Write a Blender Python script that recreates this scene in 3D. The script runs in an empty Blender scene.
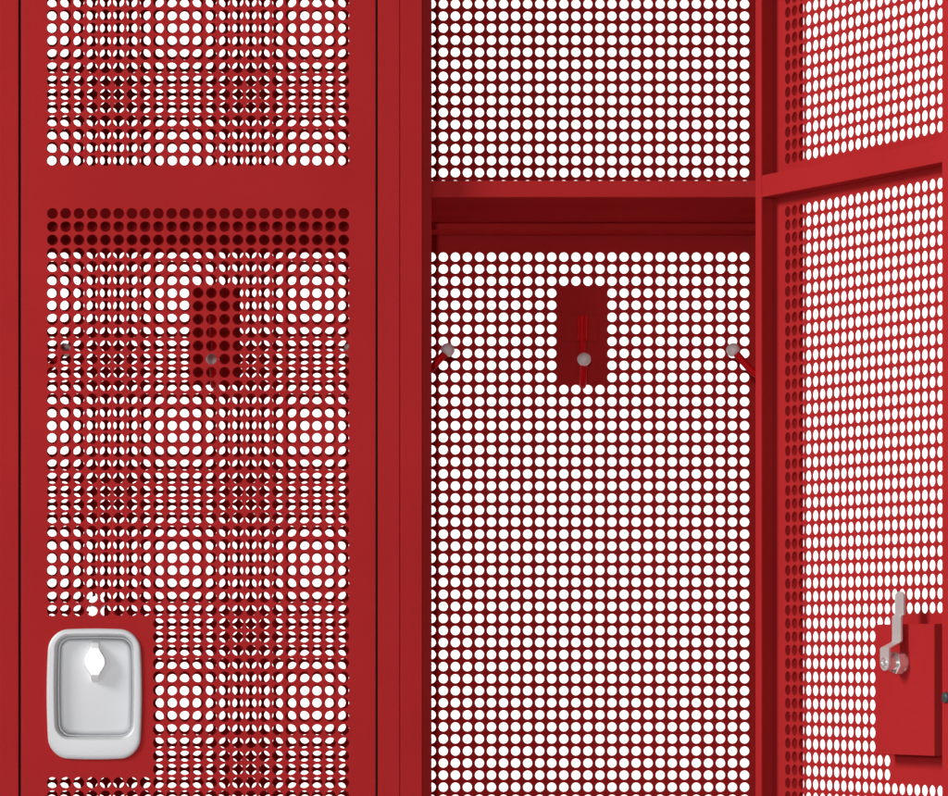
import bpy, bmesh, math
from math import sin, cos, pi, radians, atan2, hypot
from mathutils import Vector, Matrix

# ------------------------------------------------------------------ scale
P = 0.0125                 # hole pitch in metres
PX = 13.24                 # hole pitch in photo units on the front plane
M = P / PX                 # metres per unit
F = 4202.0                 # focal length in photo pixels
D0 = F * M                 # camera distance to the front plane
CX, CY = 380.0, 655.0      # principal point
EYE = 1.0                  # camera height
SB = 0.9102
BACK = D0 * (1 / SB - 1)   # inner depth of a locker
LW = 403.6                 # locker width

def X(x): return (x - CX) * M
def Z(y): return EYE + (CY - y) * M

sc = bpy.context.scene
COL = sc.collection

# ------------------------------------------------------------------ materials
def new_mat(name):
    m = bpy.data.materials.new(name); m.use_nodes = True
    nt = m.node_tree
    return m, nt, nt.nodes['Principled BSDF']

def powder(name, col, rough=0.42, spec=0.0):
    m, nt, b = new_mat(name)
    b.inputs['Roughness'].default_value = rough
    b.inputs['Specular IOR Level'].default_value = spec
    tc = nt.nodes.new('ShaderNodeTexCoord')
    n1 = nt.nodes.new('ShaderNodeTexNoise'); n1.inputs['Scale'].default_value = 900; n1.inputs['Detail'].default_value = 3
    n2 = nt.nodes.new('ShaderNodeTexNoise'); n2.inputs['Scale'].default_value = 7; n2.inputs['Detail'].default_value = 4
    nt.links.new(tc.outputs['Object'], n1.inputs['Vector'])
    nt.links.new(tc.outputs['Object'], n2.inputs['Vector'])
    bp = nt.nodes.new('ShaderNodeBump'); bp.inputs['Strength'].default_value = 0.22; bp.inputs['Distance'].default_value = 0.0006
    nt.links.new(n1.outputs['Fac'], bp.inputs['Height'])
    nt.links.new(bp.outputs['Normal'], b.inputs['Normal'])
    add = nt.nodes.new('ShaderNodeMath'); add.operation = 'MULTIPLY_ADD'
    add.inputs[1].default_value = 0.5
    nt.links.new(n1.outputs['Fac'], add.inputs[0]); nt.links.new(n2.outputs['Fac'], add.inputs[2])
    mr = nt.nodes.new('ShaderNodeMapRange')
    mr.inputs['From Min'].default_value = 0.45; mr.inputs['From Max'].default_value = 1.05
    nt.links.new(add.outputs[0], mr.inputs['Value'])
    mx = nt.nodes.new('ShaderNodeMix'); mx.data_type = 'RGBA'
    mx.inputs['A'].default_value = (col[0] * .93, col[1] * .9, col[2] * .9, 1)
    mx.inputs['B'].default_value = (col[0] * 1.07, col[1] * 1.1, col[2] * 1.1, 1)
    nt.links.new(mr.outputs['Result'], mx.inputs['Factor'])
    nt.links.new(mx.outputs['Result'], b.inputs['Base Color'])
    rr = nt.nodes.new('ShaderNodeMapRange')
    rr.inputs['To Min'].default_value = rough - .05; rr.inputs['To Max'].default_value = rough + .06
    nt.links.new(n2.outputs['Fac'], rr.inputs['Value'])
    nt.links.new(rr.outputs['Result'], b.inputs['Roughness'])
    return m

def plain(name, col, rough, metallic=0.0, bump=0.05, scale=700):
    m, nt, b = new_mat(name)
    b.inputs['Metallic'].default_value = metallic
    tc = nt.nodes.new('ShaderNodeTexCoord')
    n = nt.nodes.new('ShaderNodeTexNoise'); n.inputs['Scale'].default_value = scale; n.inputs['Detail'].default_value = 3
    nt.links.new(tc.outputs['Object'], n.inputs['Vector'])
    mx = nt.nodes.new('ShaderNodeMix'); mx.data_type = 'RGBA'
    mx.inputs['A'].default_value = (*[c * .97 for c in col], 1); mx.inputs['B'].default_value = (*[min(1, c * 1.03) for c in col], 1)
    nt.links.new(n.outputs['Fac'], mx.inputs['Factor']); nt.links.new(mx.outputs['Result'], b.inputs['Base Color'])
    bp = nt.nodes.new('ShaderNodeBump'); bp.inputs['Strength'].default_value = bump; bp.inputs['Distance'].default_value = 0.0005
    nt.links.new(n.outputs['Fac'], bp.inputs['Height']); nt.links.new(bp.outputs['Normal'], b.inputs['Normal'])
    b.inputs['Roughness'].default_value = rough
    return m

RED = powder('red_powder_coat', (0.43, 0.0235, 0.0255), 0.5)
RED_GLOSS = powder('red_gloss_enamel', (0.56, 0.005, 0.009), 0.4, 0.05)
SILVER = plain('satin_silver_paint', (0.655, 0.663, 0.678), 0.52, 0.33, 0.08, 900)
CHROME = plain('polished_zinc', (0.96, 0.96, 0.96), 0.4, 0.3, 0.02)
STEEL = plain('brushed_steel', (0.78, 0.765, 0.76), 0.34, 0.5, 0.06, 500)
BRIGHT = plain('bright_plated_steel', (0.9, 0.9, 0.9), 0.2, 0.72, 0.02)
GREY = plain('grey_plastic', (0.74, 0.73, 0.72), 0.4)
RUBBER = plain('dark_rubber', (0.045, 0.06, 0.065), 0.45)
GAP_SHADE = plain('gap_shade_black', (0.012, 0.010, 0.010), 0.8)  # black of the added strips that stand in for door gap shade
WHITE = plain('white_backdrop_paper', (0.88, 0.88, 0.88), 0.8, 0, 0.02, 60)

# ------------------------------------------------------------------ mesh helpers
def finish(bm, name, mat, parent=None, smooth=None, bevel=0):
    bmesh.ops.recalc_face_normals(bm, faces=bm.faces[:])
    if bevel:
        es = [e for e in bm.edges if len(e.link_faces) == 2 and e.calc_face_angle(0) > 0.6]
        bmesh.ops.bevel(bm, geom=es, offset=bevel, segments=2, affect='EDGES', profile=0.5, clamp_overlap=True)
    me = bpy.data.meshes.new(name); bm.to_mesh(me); bm.free()
    me.materials.append(mat)
    if smooth is not None:
        for p in me.polygons: p.use_smooth = True
        me.set_sharp_from_angle(angle=radians(smooth))
    o = bpy.data.objects.new(name, me); COL.objects.link(o)
    if parent: o.parent = parent
    return o

def box(bm, x0, x1, y0, y1, z0, z1):
    r = bmesh.ops.create_cube(bm, size=1.0)
    for v in r['verts']:
        v.co = Vector(((x0 + x1) / 2 + v.co.x * abs(x1 - x0), (y0 + y1) / 2 + v.co.y * abs(y1 - y0), (z0 + z1) / 2 + v.co.z * abs(z1 - z0)))

def prism(bm, pts, z0, z1):
    a = [bm.verts.new((x, y, z0)) for x, y in pts]
    b = [bm.verts.new((x, y, z1)) for x, y in pts]
    bm.faces.new(a); bm.faces.new(b[::-1])
    n = len(pts)
    for i in range(n):
        bm.faces.new((a[i], a[(i + 1) % n], b[(i + 1) % n], b[i]))

def loft(bm, loops, cap0=True, cap1=True):
    vs = [[bm.verts.new(p) for p in L] for L in loops]
    n = len(vs[0])
    for A, B in zip(vs, vs[1:]):
        for i in range(n):
            bm.faces.new((A[i], A[(i + 1) % n], B[(i + 1) % n], B[i]))
    if cap0: bm.faces.new(vs[0][::-1])
    if cap1: bm.faces.new(vs[-1])

def tube(bm, pts, radii, n=16, cap0=True, cap1=True):
    pts = [Vector(p) for p in pts]
    loops = []
    side = Vector((1, 0, 0))
    for i, p in enumerate(pts):
        t = (pts[min(i + 1, len(pts) - 1)] - pts[max(i - 1, 0)]).normalized()
        s = (side - t * side.dot(t)); s = s.normalized() if s.length > 1e-6 else Vector((0, 1, 0))
        w = t.cross(s)
        loops.append([p + (s * cos(2 * pi * k / n) + w * sin(2 * pi * k / n)) * radii[i] for k in range(n)])
    loft(bm, loops, cap0, cap1)

def rrect(cx, cz, hw, hh, r, bow=0.0, n=12):
    """closed rounded rectangle with gently bowed sides, constant vertex count"""
    pts = []
    cs = [(hw - r, hh - r, 0), (-(hw - r), hh - r, 90), (-(hw - r), -(hh - r), 180), (hw - r, -(hh - r), 270)]
    for q, (ox, oz, a0) in enumerate(cs):
        for k in range(n + 1):
            a = radians(a0 + 90 * k / n)
            pts.append((ox + r * cos(a), oz + r * sin(a)))
        nx = cs[(q + 1) % 4]
        e = (nx[0] + r * cos(radians(nx[2])), nx[1] + r * sin(radians(nx[2])))
        s = pts[-1]
        for k in range(1, n):
            t = k / n
            pts.append((s[0] + (e[0] - s[0]) * t, s[1] + (e[1] - s[1]) * t))
    out = []
    for x, z in pts:
        fx = 1 - bow * (z / hh) ** 2
        fz = 1 - bow * .55 * (x / hw) ** 2
        out.append((cx + x * fx, cz + z * fz))
    return out

def radial(outline):
    cx = sum(p[0] for p in outline) / len(outline); cz = sum(p[1] for p in outline) / len(outline)
    tab = sorted((atan2(z - cz, x - cx), hypot(x - cx, z - cz)) for x, z in outline)
    tab = [(tab[-1][0] - 2 * pi, tab[-1][1])] + tab + [(tab[0][0] + 2 * pi, tab[0][1])]
    def R(a):
        for (a0, r0), (a1, r1) in zip(tab, tab[1:]):
            if a0 <= a <= a1: return r0 + (r1 - r0) * (a - a0) / max(1e-9, a1 - a0)
        return tab[0][1]
    return (cx, cz), R

SEG = 6
def perforated(bm, xs, zs, is_hole, y0, y1, r, block=None):
    """one welded sheet of cells; holes are cut in cells where is_hole(i, j). block = (i0, i1, j0, j1, outline) cuts one shaped opening."""
    nx, nz = len(xs) - 1, len(zs) - 1
    faces, verts, index = [], [], {}
    def vert(key, x, z):
        if key not in index:
            index[key] = len(verts) // 2
            verts.append((x, y0, z)); verts.append((x, y1, z))
        return index[key]
    def H(i, j, k):                                  # point k of SEG along horizontal line j in cell i
        if k == SEG: i, k = i + 1, 0
        if k == 0: return vert(('c', i, j), xs[i], zs[j])
        return vert(('h', i, j, k), xs[i] + (xs[i + 1] - xs[i]) * k / SEG, zs[j])
    def V(i, j, k):
        if k == SEG: j, k = j + 1, 0
        if k == 0: return vert(('c', i, j), xs[i], zs[j])
        return vert(('v', i, j, k), xs[i], zs[j] + (zs[j + 1] - zs[j]) * k / SEG)
    def ring(i0, i1, j0, j1):
        o = []
        for i in range(i0, i1): o += [H(i, j0, k) for k in range(SEG)]
        for j in range(j0, j1): o += [V(i1, j, k) for k in range(SEG)]
        for i in range(i1 - 1, i0 - 1, -1): o += [H(i, j1, k) for k in range(SEG, 0, -1)]
        for j in range(j1 - 1, j0 - 1, -1): o += [V(i0, j, k) for k in range(SEG, 0, -1)]
        return o
    def sheet(o):
        faces.append([2 * v for v in o]); faces.append([2 * v + 1 for v in reversed(o)])
    def cut(o, inner):
        n = len(o)
        for k in range(n):
            a, b, c, d = o[k], o[(k + 1) % n], inner[(k + 1) % n], inner[k]
            sheet([a, b, c, d])
            faces.append([2 * d, 2 * c, 2 * c + 1, 2 * d + 1])
    for j in range(nz):
        for i in range(nx):
            if block and block[0] <= i < block[1] and block[2] <= j < block[3]: continue
            o = ring(i, i + 1, j, j + 1)
            if is_hole(i, j):
                cx, cz = (xs[i] + xs[i + 1]) / 2, (zs[j] + zs[j + 1]) / 2
                n = 4 * SEG
                inn = [vert(('r', i, j, k), cx + r * cos(-.75 * pi + 2 * pi * k / n), cz + r * sin(-.75 * pi + 2 * pi * k / n)) for k in range(n)]
                cut(o, inn)
            else:
                sheet(o)
    if block:
        o = ring(*block[:4])
        (cx, cz), R = radial(block[4])
        inn = []
        for k, v in enumerate(o):
            x, _, z = verts[2 * v]
            a = atan2(z - cz, x - cx)
            inn.append(vert(('b', k), cx + R(a) * cos(a), cz + R(a) * sin(a)))
        cut(o, inn)
    per = ring(0, nx, 0, nz)
    for k in range(len(per)):
        a, b = per[k], per[(k + 1) % len(per)]
        faces.append([2 * b, 2 * a, 2 * a + 1, 2 * b + 1])
    me = bpy.data.meshes.new('tmp'); me.from_pydata(verts, [], faces)
    bm.from_mesh(me); bpy.data.meshes.remove(me)

# ------------------------------------------------------------------ extents
Z_TOP, Z_BOT = EYE + 0.80, 0.075
DOOR_TOP, DOOR_BOT = Z_TOP - 0.03, Z_BOT + 0.03
HOLE_R, HOLE_R_BACK = 0.408 * P, 0.386 * P
GAUGE = 0.0008

def grid(first, step, n, lo, hi):
    """cell boundaries lo | n cells of size step centred from first | hi"""
    return [lo] + [first - step / 2 + step * k for k in range(n + 1)] + [hi]

# ------------------------------------------------------------------ one locker (its own frame: x = 0 at its left outer face)
XL = -3.6                                          # left outer face of the first locker in photo units
def lx(x): return (x - XL) * M                     # photo x on the front plane -> local x
W = LW * M

root = bpy.data.objects.new('locker', None); COL.objects.link(root)
root.location = (X(XL), 0, 0)
root['label'] = 'red perforated metal locker with its door shut and a silver recessed handle'
root['category'] = 'locker'
root['group'] = 'red perforated lockers standing side by side'

# front frame: two stepped uprights (the step is the door stop), a head rail and a sill
bm = bmesh.new()
g = 0.25 * M
fl = 22.1 * M; st = 31.9 * M; y_st = 0.021; y_en = 0.0245
prof = [(g, 0), (fl, 0), (fl, y_st), (st, y_st), (st, y_en), (g, y_en)]
prism(bm, prof, Z_BOT, Z_TOP)
prism(bm, [(W - x, y) for x, y in prof][::-1], Z_BOT, Z_TOP)
box(bm, fl + .0002, W - fl - .0002, 0.0008, y_en, DOOR_TOP + 0.003, Z_TOP)
box(bm, fl + .0002, W - fl - .0002, 0.0008, y_en, Z_BOT, DOOR_BOT - 0.003)
finish(bm, 'front_frame', RED, root, bevel=0.0005)

# side walls with a return flange at the rear corner
t = 1.3 * M
for s in (0, 1):
    bm = bmesh.new()
    fx = (lambda x: x) if s == 0 else (lambda x: W - x)
    pr = [(g, y_en + .0004), (g + t, y_en + .0004), (g + t, BACK - .0022), (17.2 * M, BACK - .0022), (17.2 * M, BACK - .0008), (g, BACK - .0008)]
    pr = [(fx(x), y) for x, y in pr]
    prism(bm, pr, Z_BOT, Z_TOP)
    finish(bm, 'side_panel', RED, root)

# back panel
bcx = lx(CX + (581.9 - CX) / SB) - W               # column centre (measured in the open locker)
bz0 = EYE + (CY - 257.0) / SB * M                  # first row under the shelf
nrow_up, nrow_dn = 28, 96
xs = grid(bcx - 13.5 * P, P, 28, g, W - g)
zs = [Z_BOT] + [bz0 - P / 2 - P * nrow_dn + P * k for k in range(nrow_dn + nrow_up + 2)] + [Z_TOP]
def back_hole(i, j):
    c = i - 1; row = nrow_dn - (j - 1)             # row 0 = first under shelf, grows downwards
    if not (0 <= c < 28) or j == 0 or j == len(zs) - 2: return False
    if -5 <= row <= -1: return False
    if 12 <= c <= 15 and 3 <= row <= 10: return False
    return True
bm = bmesh.new()
perforated(bm, xs, zs, back_hole, BACK, BACK + GAUGE, HOLE_R_BACK)
finish(bm, 'back_panel', RED, root)

# shelf: front apron, bottom return, deck, rear apron and lip
bm = bmesh.new()
yf = 0.026; sf = 1 / (1 + yf / D0)
zb = EYE + 460.8 * M; zt = EYE + (CY - 180.6) / sf * M
y_ret = D0 * (460 / 436.5 - 1)
th = 0.0012
zr = zb + .0075
pr = [(yf, zt), (yf, zb), (y_ret, zb), (y_ret + .0012, zr), (.330, zr), (.3312, zb), (BACK - .003, zb), (BACK - .003, zt)]
a = [bm.verts.new((g + t + .0003, y, z)) for y, z in pr]; b = [bm.verts.new((W - g - t - .0003, y, z)) for y, z in pr]
bm.faces.new(a); bm.faces.new(b[::-1])
for i in range(len(pr)):
    k = (i + 1) % len(pr); bm.faces.new((a[i], b[i], b[k], a[k]))
finish(bm, 'shelf', RED, root, bevel=0.0007)

bm = bmesh.new(); box(bm, 0, W, 0, BACK + GAUGE, Z_TOP + .0004, Z_TOP + .004); finish(bm, 'top_panel', RED, root, bevel=.0005)
bm = bmesh.new(); box(bm, g + t + .0003, W - g - t - .0003, y_en + .0004, BACK - .0026, Z_BOT, Z_BOT + .0015); finish(bm, 'bottom_panel', RED, root)
bm = bmesh.new(); box(bm, 0.002, W - .002, .012, BACK, 0.0, Z_BOT - .0004); finish(bm, 'plinth', RED, root, bevel=.0008)

# coat hooks
U0 = EYE + 294.5 * M                                # bottom of the hook's bend
def hook_mesh():
    bm = bmesh.new()                                # local: wall at y = 0, room towards -y, z from the bend's bottom
    q = lambda u, h: (0, -u * P, h * P)
    tube(bm, [q(.5, 3.8), q(.5, 5.85)], [.46 * P] * 2)
    path = [(.42, 3.9), (.42, 1.6), (.45, 1.0), (.62, .5), (.97, .14), (1.4, .02), (1.85, .1), (2.27, .37), (2.7, .82), (3.52, 1.76)]
    fine = []
    for i in range(len(path) - 1):                  # Catmull-Rom
        p0, p1, p2, p3 = path[max(i - 1, 0)], path[i], path[i + 1], path[min(i + 2, len(path) - 1)]
        for k in range(4):
            s = k / 4
            fine.append(tuple(.5 * (2 * p1[c] + (p2[c] - p0[c]) * s + (2 * p0[c] - 5 * p1[c] + 4 * p2[c] - p3[c]) * s * s + (3 * p1[c] - p0[c] - 3 * p2[c] + p3[c]) * s ** 3) for c in (0, 1)))
    fine.append(path[-1])
    tube(bm, [q(*f) for f in fine], [.285 * P] * len(fine))
    return bm
def ball_mesh():
    bm = bmesh.new()
    c = Vector((0, -3.75 * P, 2.03 * P)); ax = Vector((0, -.8, .92)).normalized()
    sx = Vector((1, 0, 0)); w = ax.cross(sx)
    R = .555 * P
    loops = []
    loops.append([c - ax * R * .66 + (sx * cos(2 * pi * k / 28) + w * sin(2 * pi * k / 28)) * R * .66 for k in range(28)])
    for n in range(13):
        a = radians(-38 + 126 * n / 12)
        loops.append([c + ax * R * sin(a) + (sx * cos(2 * pi * k / 28) + w * sin(2 * pi * k / 28)) * R * cos(a) for k in range(28)])
    loft(bm, loops)
    return bm
h0 = finish(hook_mesh(), 'coat_hook', RED_GLOSS, root, smooth=40)
b0 = finish(ball_mesh(), 'ball_tip', GREY, h0, smooth=45)
bm = bmesh.new(); box(bm, -1.34 * P, 1.34 * P, -.0010, -.0002, 3.75 * P, 5.9 * P)
p0 = finish(bm, 'mounting_plate', RED, h0, bevel=.0002)
h0.location = (bcx, BACK, U0)
y_side = D0 * (1 / .9487 - 1)
for xx, rz in ((g + t, radians(90)), (W - g - t, radians(-90))):
    h = h0.copy(); COL.objects.link(h); h.parent = root
    h.location = (xx, y_side, U0); h.rotation_euler = (0, 0, rz)
    for part in (b0, p0):
        bb = part.copy(); COL.objects.link(bb); bb.parent = h

# ------------------------------------------------------------------ door: origin at the outer hinge corner, leaf towards -x, inside towards +y
XE = 375.4; XK = 21.0
def dx(x): return (x - XE) * M
DW = (XE - XK) * M
bm = bmesh.new()
up, dn = 26, 78
ROW0 = 213.4
z_row0 = Z(ROW0)
dxs = grid(dx(52.45), P, 23, -DW, 0)
dzs = [DOOR_BOT] + [z_row0 - P / 2 - P * dn + P * k for k in range(dn + up + 2)] + [DOOR_TOP]
dzs = [z for z in dzs if DOOR_BOT <= z <= DOOR_TOP]
J0 = min(range(len(dzs) - 1), key=lambda j: abs((dzs[j] + dzs[j + 1]) / 2 - z_row0))
def row_of(j): return J0 - j
def door_hole(i, j):
    c = i - 1; row = row_of(j)
    if not (0 <= c < 23) or j in (0, len(dzs) - 2): return False
    if row in (-1, -2, -3): return False
    if 31 <= row <= 42 and c <= 7: return False
    return True
cup_cx, cup_cz = dx(94.4), Z(694.0)
rec_cx, rec_cz = dx(94.8), Z(686.8)
cut_out = rrect(dx(94.6), Z(690.5), 43.6 * M, 60 * M, 15 * M, 0.03)
perforated(bm, dxs, dzs, door_hole, 0, GAUGE, HOLE_R, block=(1, 8, J0 - 40, J0 - 31, cut_out))
# folded edges: walls and lips all round
TB = 19.3 * M; LIP = 11.8 * M; tw = .0013
e = .0001
prism(bm, [(0, GAUGE + e), (0, TB), (-LIP, TB), (-LIP, TB - tw), (-tw, TB - tw), (-tw, GAUGE + e)], DOOR_BOT, DOOR_TOP)
prism(bm, [(-DW, GAUGE + e), (-DW, TB), (-DW + LIP, TB), (-DW + LIP, TB - tw), (-DW + tw, TB - tw), (-DW + tw, GAUGE + e)][::-1], DOOR_BOT, DOOR_TOP)
for z0, z1, zl0, zl1 in ((DOOR_TOP - tw, DOOR_TOP, DOOR_TOP - LIP, DOOR_TOP), (DOOR_BOT, DOOR_BOT + tw, DOOR_BOT, DOOR_BOT + LIP)):
    box(bm, -DW + LIP + e, -LIP - e, TB - tw, TB, zl0, zl1)
    box(bm, -DW + LIP + e, -LIP - e, GAUGE + e, TB - tw - e, z0, z1)
door = finish(bm, 'door', RED, root)
door.location = (lx(XE), 0, 0)

# added black strips on the upright edges: painted shade for the door gap
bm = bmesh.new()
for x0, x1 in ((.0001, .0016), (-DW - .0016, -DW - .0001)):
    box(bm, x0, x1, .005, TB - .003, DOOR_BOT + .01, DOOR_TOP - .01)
finish(bm, 'gap_shade_strip', GAP_SHADE, door)

# stiffening channel across the inside
bm = bmesh.new()
box(bm, -DW + LIP + e, -LIP - e, GAUGE + e, TB - .0001, EYE + 457 * M, EYE + 479 * M)
finish(bm, 'crossbar', RED, door, bevel=.0006)

# silver recessed handle
bm = bmesh.new()
def outer(ins, y): return [(x, y * M, z) for x, z in rrect(cup_cx, cup_cz, (47.7 - ins) * M, (65.5 - ins) * M, (19.5 - ins) * M, .055)]
def recess(ins, y): return [(x, y * M, z) for x, z in rrect(rec_cx, rec_cz, (40.3 - ins) * M, (52.4 - ins) * M, (13.5 - ins * .8) * M, .035)]
loops = [outer(.4, -.05), outer(0, -.7), outer(.1, -1.5), outer(.8, -2.3), outer(2.0, -2.7), outer(4.6, -2.9)]
loops += [recess(-1.2, -2.9), recess(-.2, -2.7), recess(.6, -1.8), recess(1.1, -.4), recess(2.0, 10.5), recess(2.6, 13.5), recess(3.6, 13.5), recess(4.4, 10.4), recess(5.4, 8.8), recess(6.6, 8.3), recess(9, 8.2)]
loft(bm, loops, cap0=False)
finish(bm, 'handle_cup', SILVER, door, smooth=50)

# thumb turn inside the cup
bm = bmesh.new()
prof = [(641.0, 4.1, 7.8), (644.0, 4.1, 1.6), (646.0, 4.2, -1.6), (647.6, 4.5, -3.4), (648.6, 5.0, -3.7), (652, 6.4, -3.7), (655, 8.7, -3.7), (658.5, 10.3, -3.7), (662, 10.8, -3.7), (665.5, 10.3, -3.7),
        (669, 8.4, -3.7), (672, 6.2, -3.7), (674.8, 4.9, -3.7), (675.8, 4.5, -3.4), (677.4, 4.2, -1.6), (679, 4.1, 1.6), (681.8, 4.1, 7.8)]
loops = []
for y, hw, d in prof:
    z = Z(y); c = 95.0
    loops.append([(dx(c - hw), 8.6 * M, z), (dx(c - hw), (d + .9) * M, z), (dx(c - hw + .5), (d + .25) * M, z), (dx(c - hw + 1.2), d * M, z),
                  (dx(c + hw - 1.2), d * M, z), (dx(c + hw - .5), (d + .25) * M, z), (dx(c + hw), (d + .9) * M, z), (dx(c + hw), 8.6 * M, z)])
loft(bm, loops)
finish(bm, 'thumb_turn', CHROME, door, smooth=14)

# lock cover on the inside
a2x = lambda a: -a * M
bm = bmesh.new()
# a folded tray open towards the leaf: outer shell first, then its inside
bx0, bx1, bz_0, bz_1 = a2x(333), a2x(230), EYE - 94 * M, EYE + 29 * M
rect = lambda i, b: [(bx0 + i, b, bz_0 + i), (bx1 - i, b, bz_0 + i), (bx1 - i, b, bz_1 - i), (bx0 + i, b, bz_1 - i)]
loft(bm, [rect(.0012, GAUGE + e), rect(0, GAUGE + e), rect(0, 22 * M), ], cap0=False, cap1=True)
vs0 = [v for v in bm.verts if abs(v.co.y - GAUGE - e) < 1e-7]
loft(bm, [rect(.0012, GAUGE + e), rect(.0012, 22 * M - .0012)], cap0=False, cap1=True)
bmesh.ops.remove_doubles(bm, verts=bm.verts[:], dist=1e-6)
finish(bm, 'lock_cover', RED, door, bevel=.0005)

# cam latch
SA = 280.5; SZ = -7.2
bm = bmesh.new()
hw = 7.6 * M; tk = 2.3
line = [(59, 27), (37.5, 27), (36.2, 29.6), (12.5, 29.6), (6.3, 41.2), (-8, 41.2)]
cxk = a2x(SA)
def rounded_end(zc, b, up):
    out = []
    for k in range(1, 8):
        a = pi * k / 8
        out.append((cxk + hw * cos(a), b, zc + (1 if up else -1) * hw * sin(a)))
    return out
front = []                                        # strip cross-sections along the line, inner face then outer face
secs = []
for k in range(7):                                # rounded tip
    a = pi / 2 * k / 6
    secs.append((59.5 - 5.6 + 5.6 * sin(pi / 2 - a), 25, max(1.8, 7.6 * sin(a) ** .8)))
secs += [(38.8, 25, 7.6), (38.0, 25.2, 7.6), (36.6, 27.6, 7.6), (35.8, 28, 7.6), (13.6, 28, 7.6), (12.2, 29.0, 7.6), (6.9, 40.4, 7.6), (5.9, 41.2, 7.6), (SZ, 41.2, 7.6)]
for k in range(1, 7):
    a = pi / 2 * k / 6
    secs.append((SZ - 7.6 * sin(a), 41.2, max(.6, 7.6 * cos(a))))
loops = [[(cxk - h * M, b * M, EYE + z * M), (cxk + h * M, b * M, EYE + z * M), (cxk + h * M, (b + tk) * M, EYE + z * M), (cxk - h * M, (b + tk) * M, EYE + z * M)] for z, b, h in secs]
loft(bm, loops)
finish(bm, 'cam_latch', STEEL, door, bevel=.0003)

def cyl_y(bm, r, b0, b1, n=32, rot=0, x=cxk, z=EYE + SZ * M):
    L = lambda r, b: [(x + r * M * cos(2 * pi * k / n + rot), b * M, z + r * M * sin(2 * pi * k / n + rot)) for k in range(n)]
    loft(bm, [L(r, b0), L(r, b1)])
bm = bmesh.new()
cyl_y(bm, 9.2, 22.05, 25.0)
cyl_y(bm, 11.2, 25.05, 33.0, 6, radians(14))
finish(bm, 'lock_nut', BRIGHT, door, bevel=.0006)
bm = bmesh.new()
cyl_y(bm, 7.0, 33.05, 41.0, 24)
finish(bm, 'lock_barrel', BRIGHT, door, smooth=40)
bm = bmesh.new()                                   # screw: washer ring with a socket
L = lambda r, b, n=24: [(cxk + r * M * cos(2 * pi * k / n), b * M, EYE + SZ * M + r * M * sin(2 * pi * k / n)) for k in range(n)]
loft(bm, [L(5.2, 43.55), L(5.2, 44.3), L(4.7, 44.8), L(3.3, 44.8), L(2.9, 44.4), L(2.6, 43.7), L(1.2, 43.65)])
finish(bm, 'screw', BRIGHT, door, smooth=40)

# rubber buffers on the closing edge
for zz in (-39.5,):
    bm = bmesh.new()
    xb = a2x(354.4 - 5.2); L = lambda r, b, n=24: [(xb + r * M * cos(2 * pi * k / n), b * M, EYE + zz * M + r * M * sin(2 * pi * k / n)) for k in range(n)]
    loft(bm, [L(5.2, 19.35), L(5.2, 20.4), L(4.7, 21.4), L(3.4, 22.2), L(1.4, 22.6)])
    finish(bm, 'rubber_buffer', RUBBER, door, smooth=50)

# ------------------------------------------------------------------ second locker: a copy with its door swung open
def copy_tree(o, parent=None):
    c = o.copy(); COL.objects.link(c); c.parent = parent
    for ch in [k for k in bpy.data.objects if k.parent == o]:
        copy_tree(ch, c)
    return c
op = copy_tree(root)
op.location = (X(XL + LW), 0, 0)
op['label'] = 'red perforated metal locker standing open with three coat hooks in view'
od = [c for c in bpy.data.objects if c.parent == op and c.name.startswith('door')][0]
cc, ss = .4244, .9055
ang = atan2(ss, -cc)
S0 = 1.0038; Y0 = D0 * (1 / S0 - 1)
px0 = CX + (788.45 - CX) / S0
a0 = XE - (52.45 + 22 * PX)                          # hinge edge to nearest hole column
od.location = ((px0 - a0 * cc - XL - LW) * M, Y0 + a0 * ss * M, 0)
od.rotation_euler = (0, 0, ang)

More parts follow.
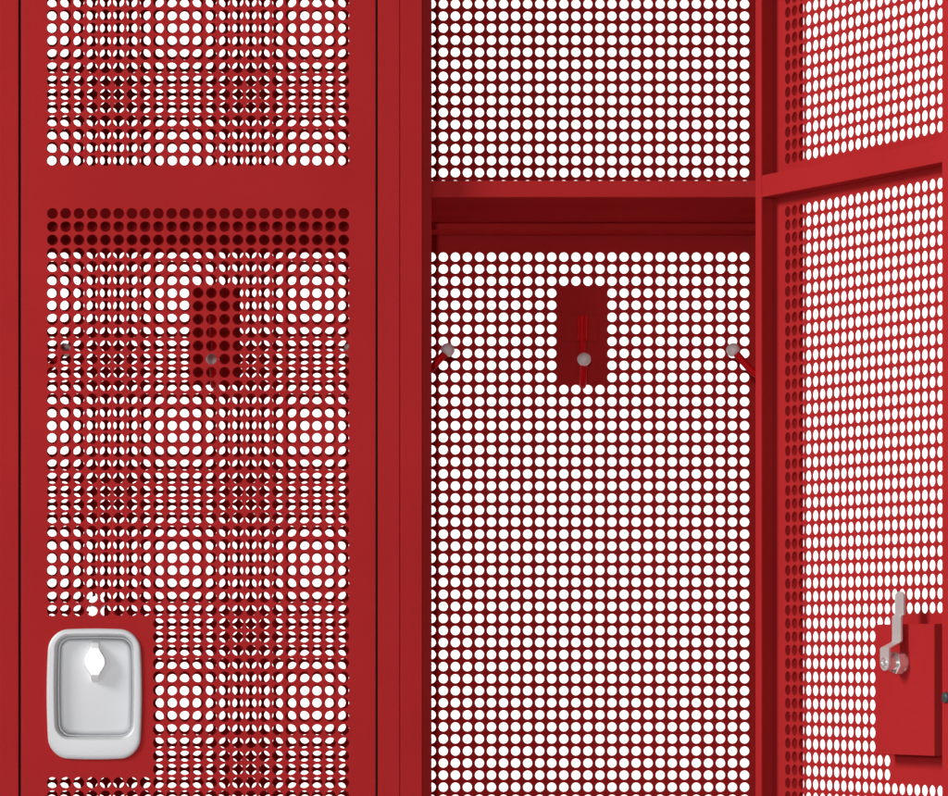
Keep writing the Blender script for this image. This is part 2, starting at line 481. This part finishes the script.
# ------------------------------------------------------------------ backdrop
bm = bmesh.new()
prof = [(-0.7, -.001)] + [(1.2 + .8 * sin(radians(a)), .8 - .801 * cos(radians(a))) for a in range(0, 91, 6)] + [(2.0, 3.2)]
vs = [[bm.verts.new((x, y, z)) for y, z in prof] for x in (-3.0, 3.0)]
for i in range(len(prof) - 1):
    bm.faces.new((vs[0][i], vs[1][i], vs[1][i + 1], vs[0][i + 1]))
bd = finish(bm, 'backdrop', WHITE, None, smooth=60)
bd['kind'] = 'structure'; bd['label'] = 'plain white studio backdrop behind the lockers'; bd['category'] = 'backdrop'

# ------------------------------------------------------------------ light
def area(name, loc, target, sx, sy, energy, col=(1, 1, 1)):
    l = bpy.data.lights.new(name, 'AREA'); l.shape = 'RECTANGLE'; l.size = sx; l.size_y = sy; l.energy = energy; l.color = col
    o = bpy.data.objects.new(name, l); COL.objects.link(o); o.location = loc
    o.rotation_euler = (Vector(target) - Vector(loc)).to_track_quat('-Z', 'Y').to_euler()
    o['kind'] = 'helper'
    return o
KEY, FILL, BD, WORLD = 165, 38, 46, 0.09
area('key_softbox', (-3.5, -1.75, 3.15), (0.1, 0, 1.2), 1.3, 1.3, KEY, (1, .985, .97))
area('added_front_fill', (-.5 * .139, -D0, EYE + 1.5 * .139), (0.1, 0, EYE + .2), .045, .045, FILL)  # added fill; offset hides its dots behind the shut door from the camera
area('side_softbox', (-1.75, -3.7, 1.75), (0.3, 0.2, 1.15), .8, .8, 17)
for sx in (-1, 1):
    area('backdrop_lamp', (sx * 1.9, 0.75, 1.75), (sx * 0.15, 2.0, 1.5), 0.5, 1.8, BD)

w = bpy.data.worlds.new('World'); sc.world = w; w.use_nodes = True
bg = w.node_tree.nodes['Background']
bg.inputs['Color'].default_value = (1, 1, 1, 1); bg.inputs['Strength'].default_value = WORLD

# ------------------------------------------------------------------ camera
cam = bpy.data.cameras.new('camera'); co = bpy.data.objects.new('camera', cam); COL.objects.link(co)
co.location = (0, -D0, EYE); co.rotation_euler = (radians(90), 0, 0)
cam.sensor_fit = 'HORIZONTAL'; cam.sensor_width = 36
cam.lens = F / 948 * 36
cam.shift_x = (474 - CX) / 948; cam.shift_y = (CY - 398) / 948
cam.clip_start = .05; cam.clip_end = 100
sc.camera = co

sc.view_settings.view_transform = 'Standard'; sc.view_settings.look = 'None'
sc.view_settings.exposure = 0; sc.view_settings.gamma = 1
sc.cycles.max_bounces = 8; sc.cycles.diffuse_bounces = 5
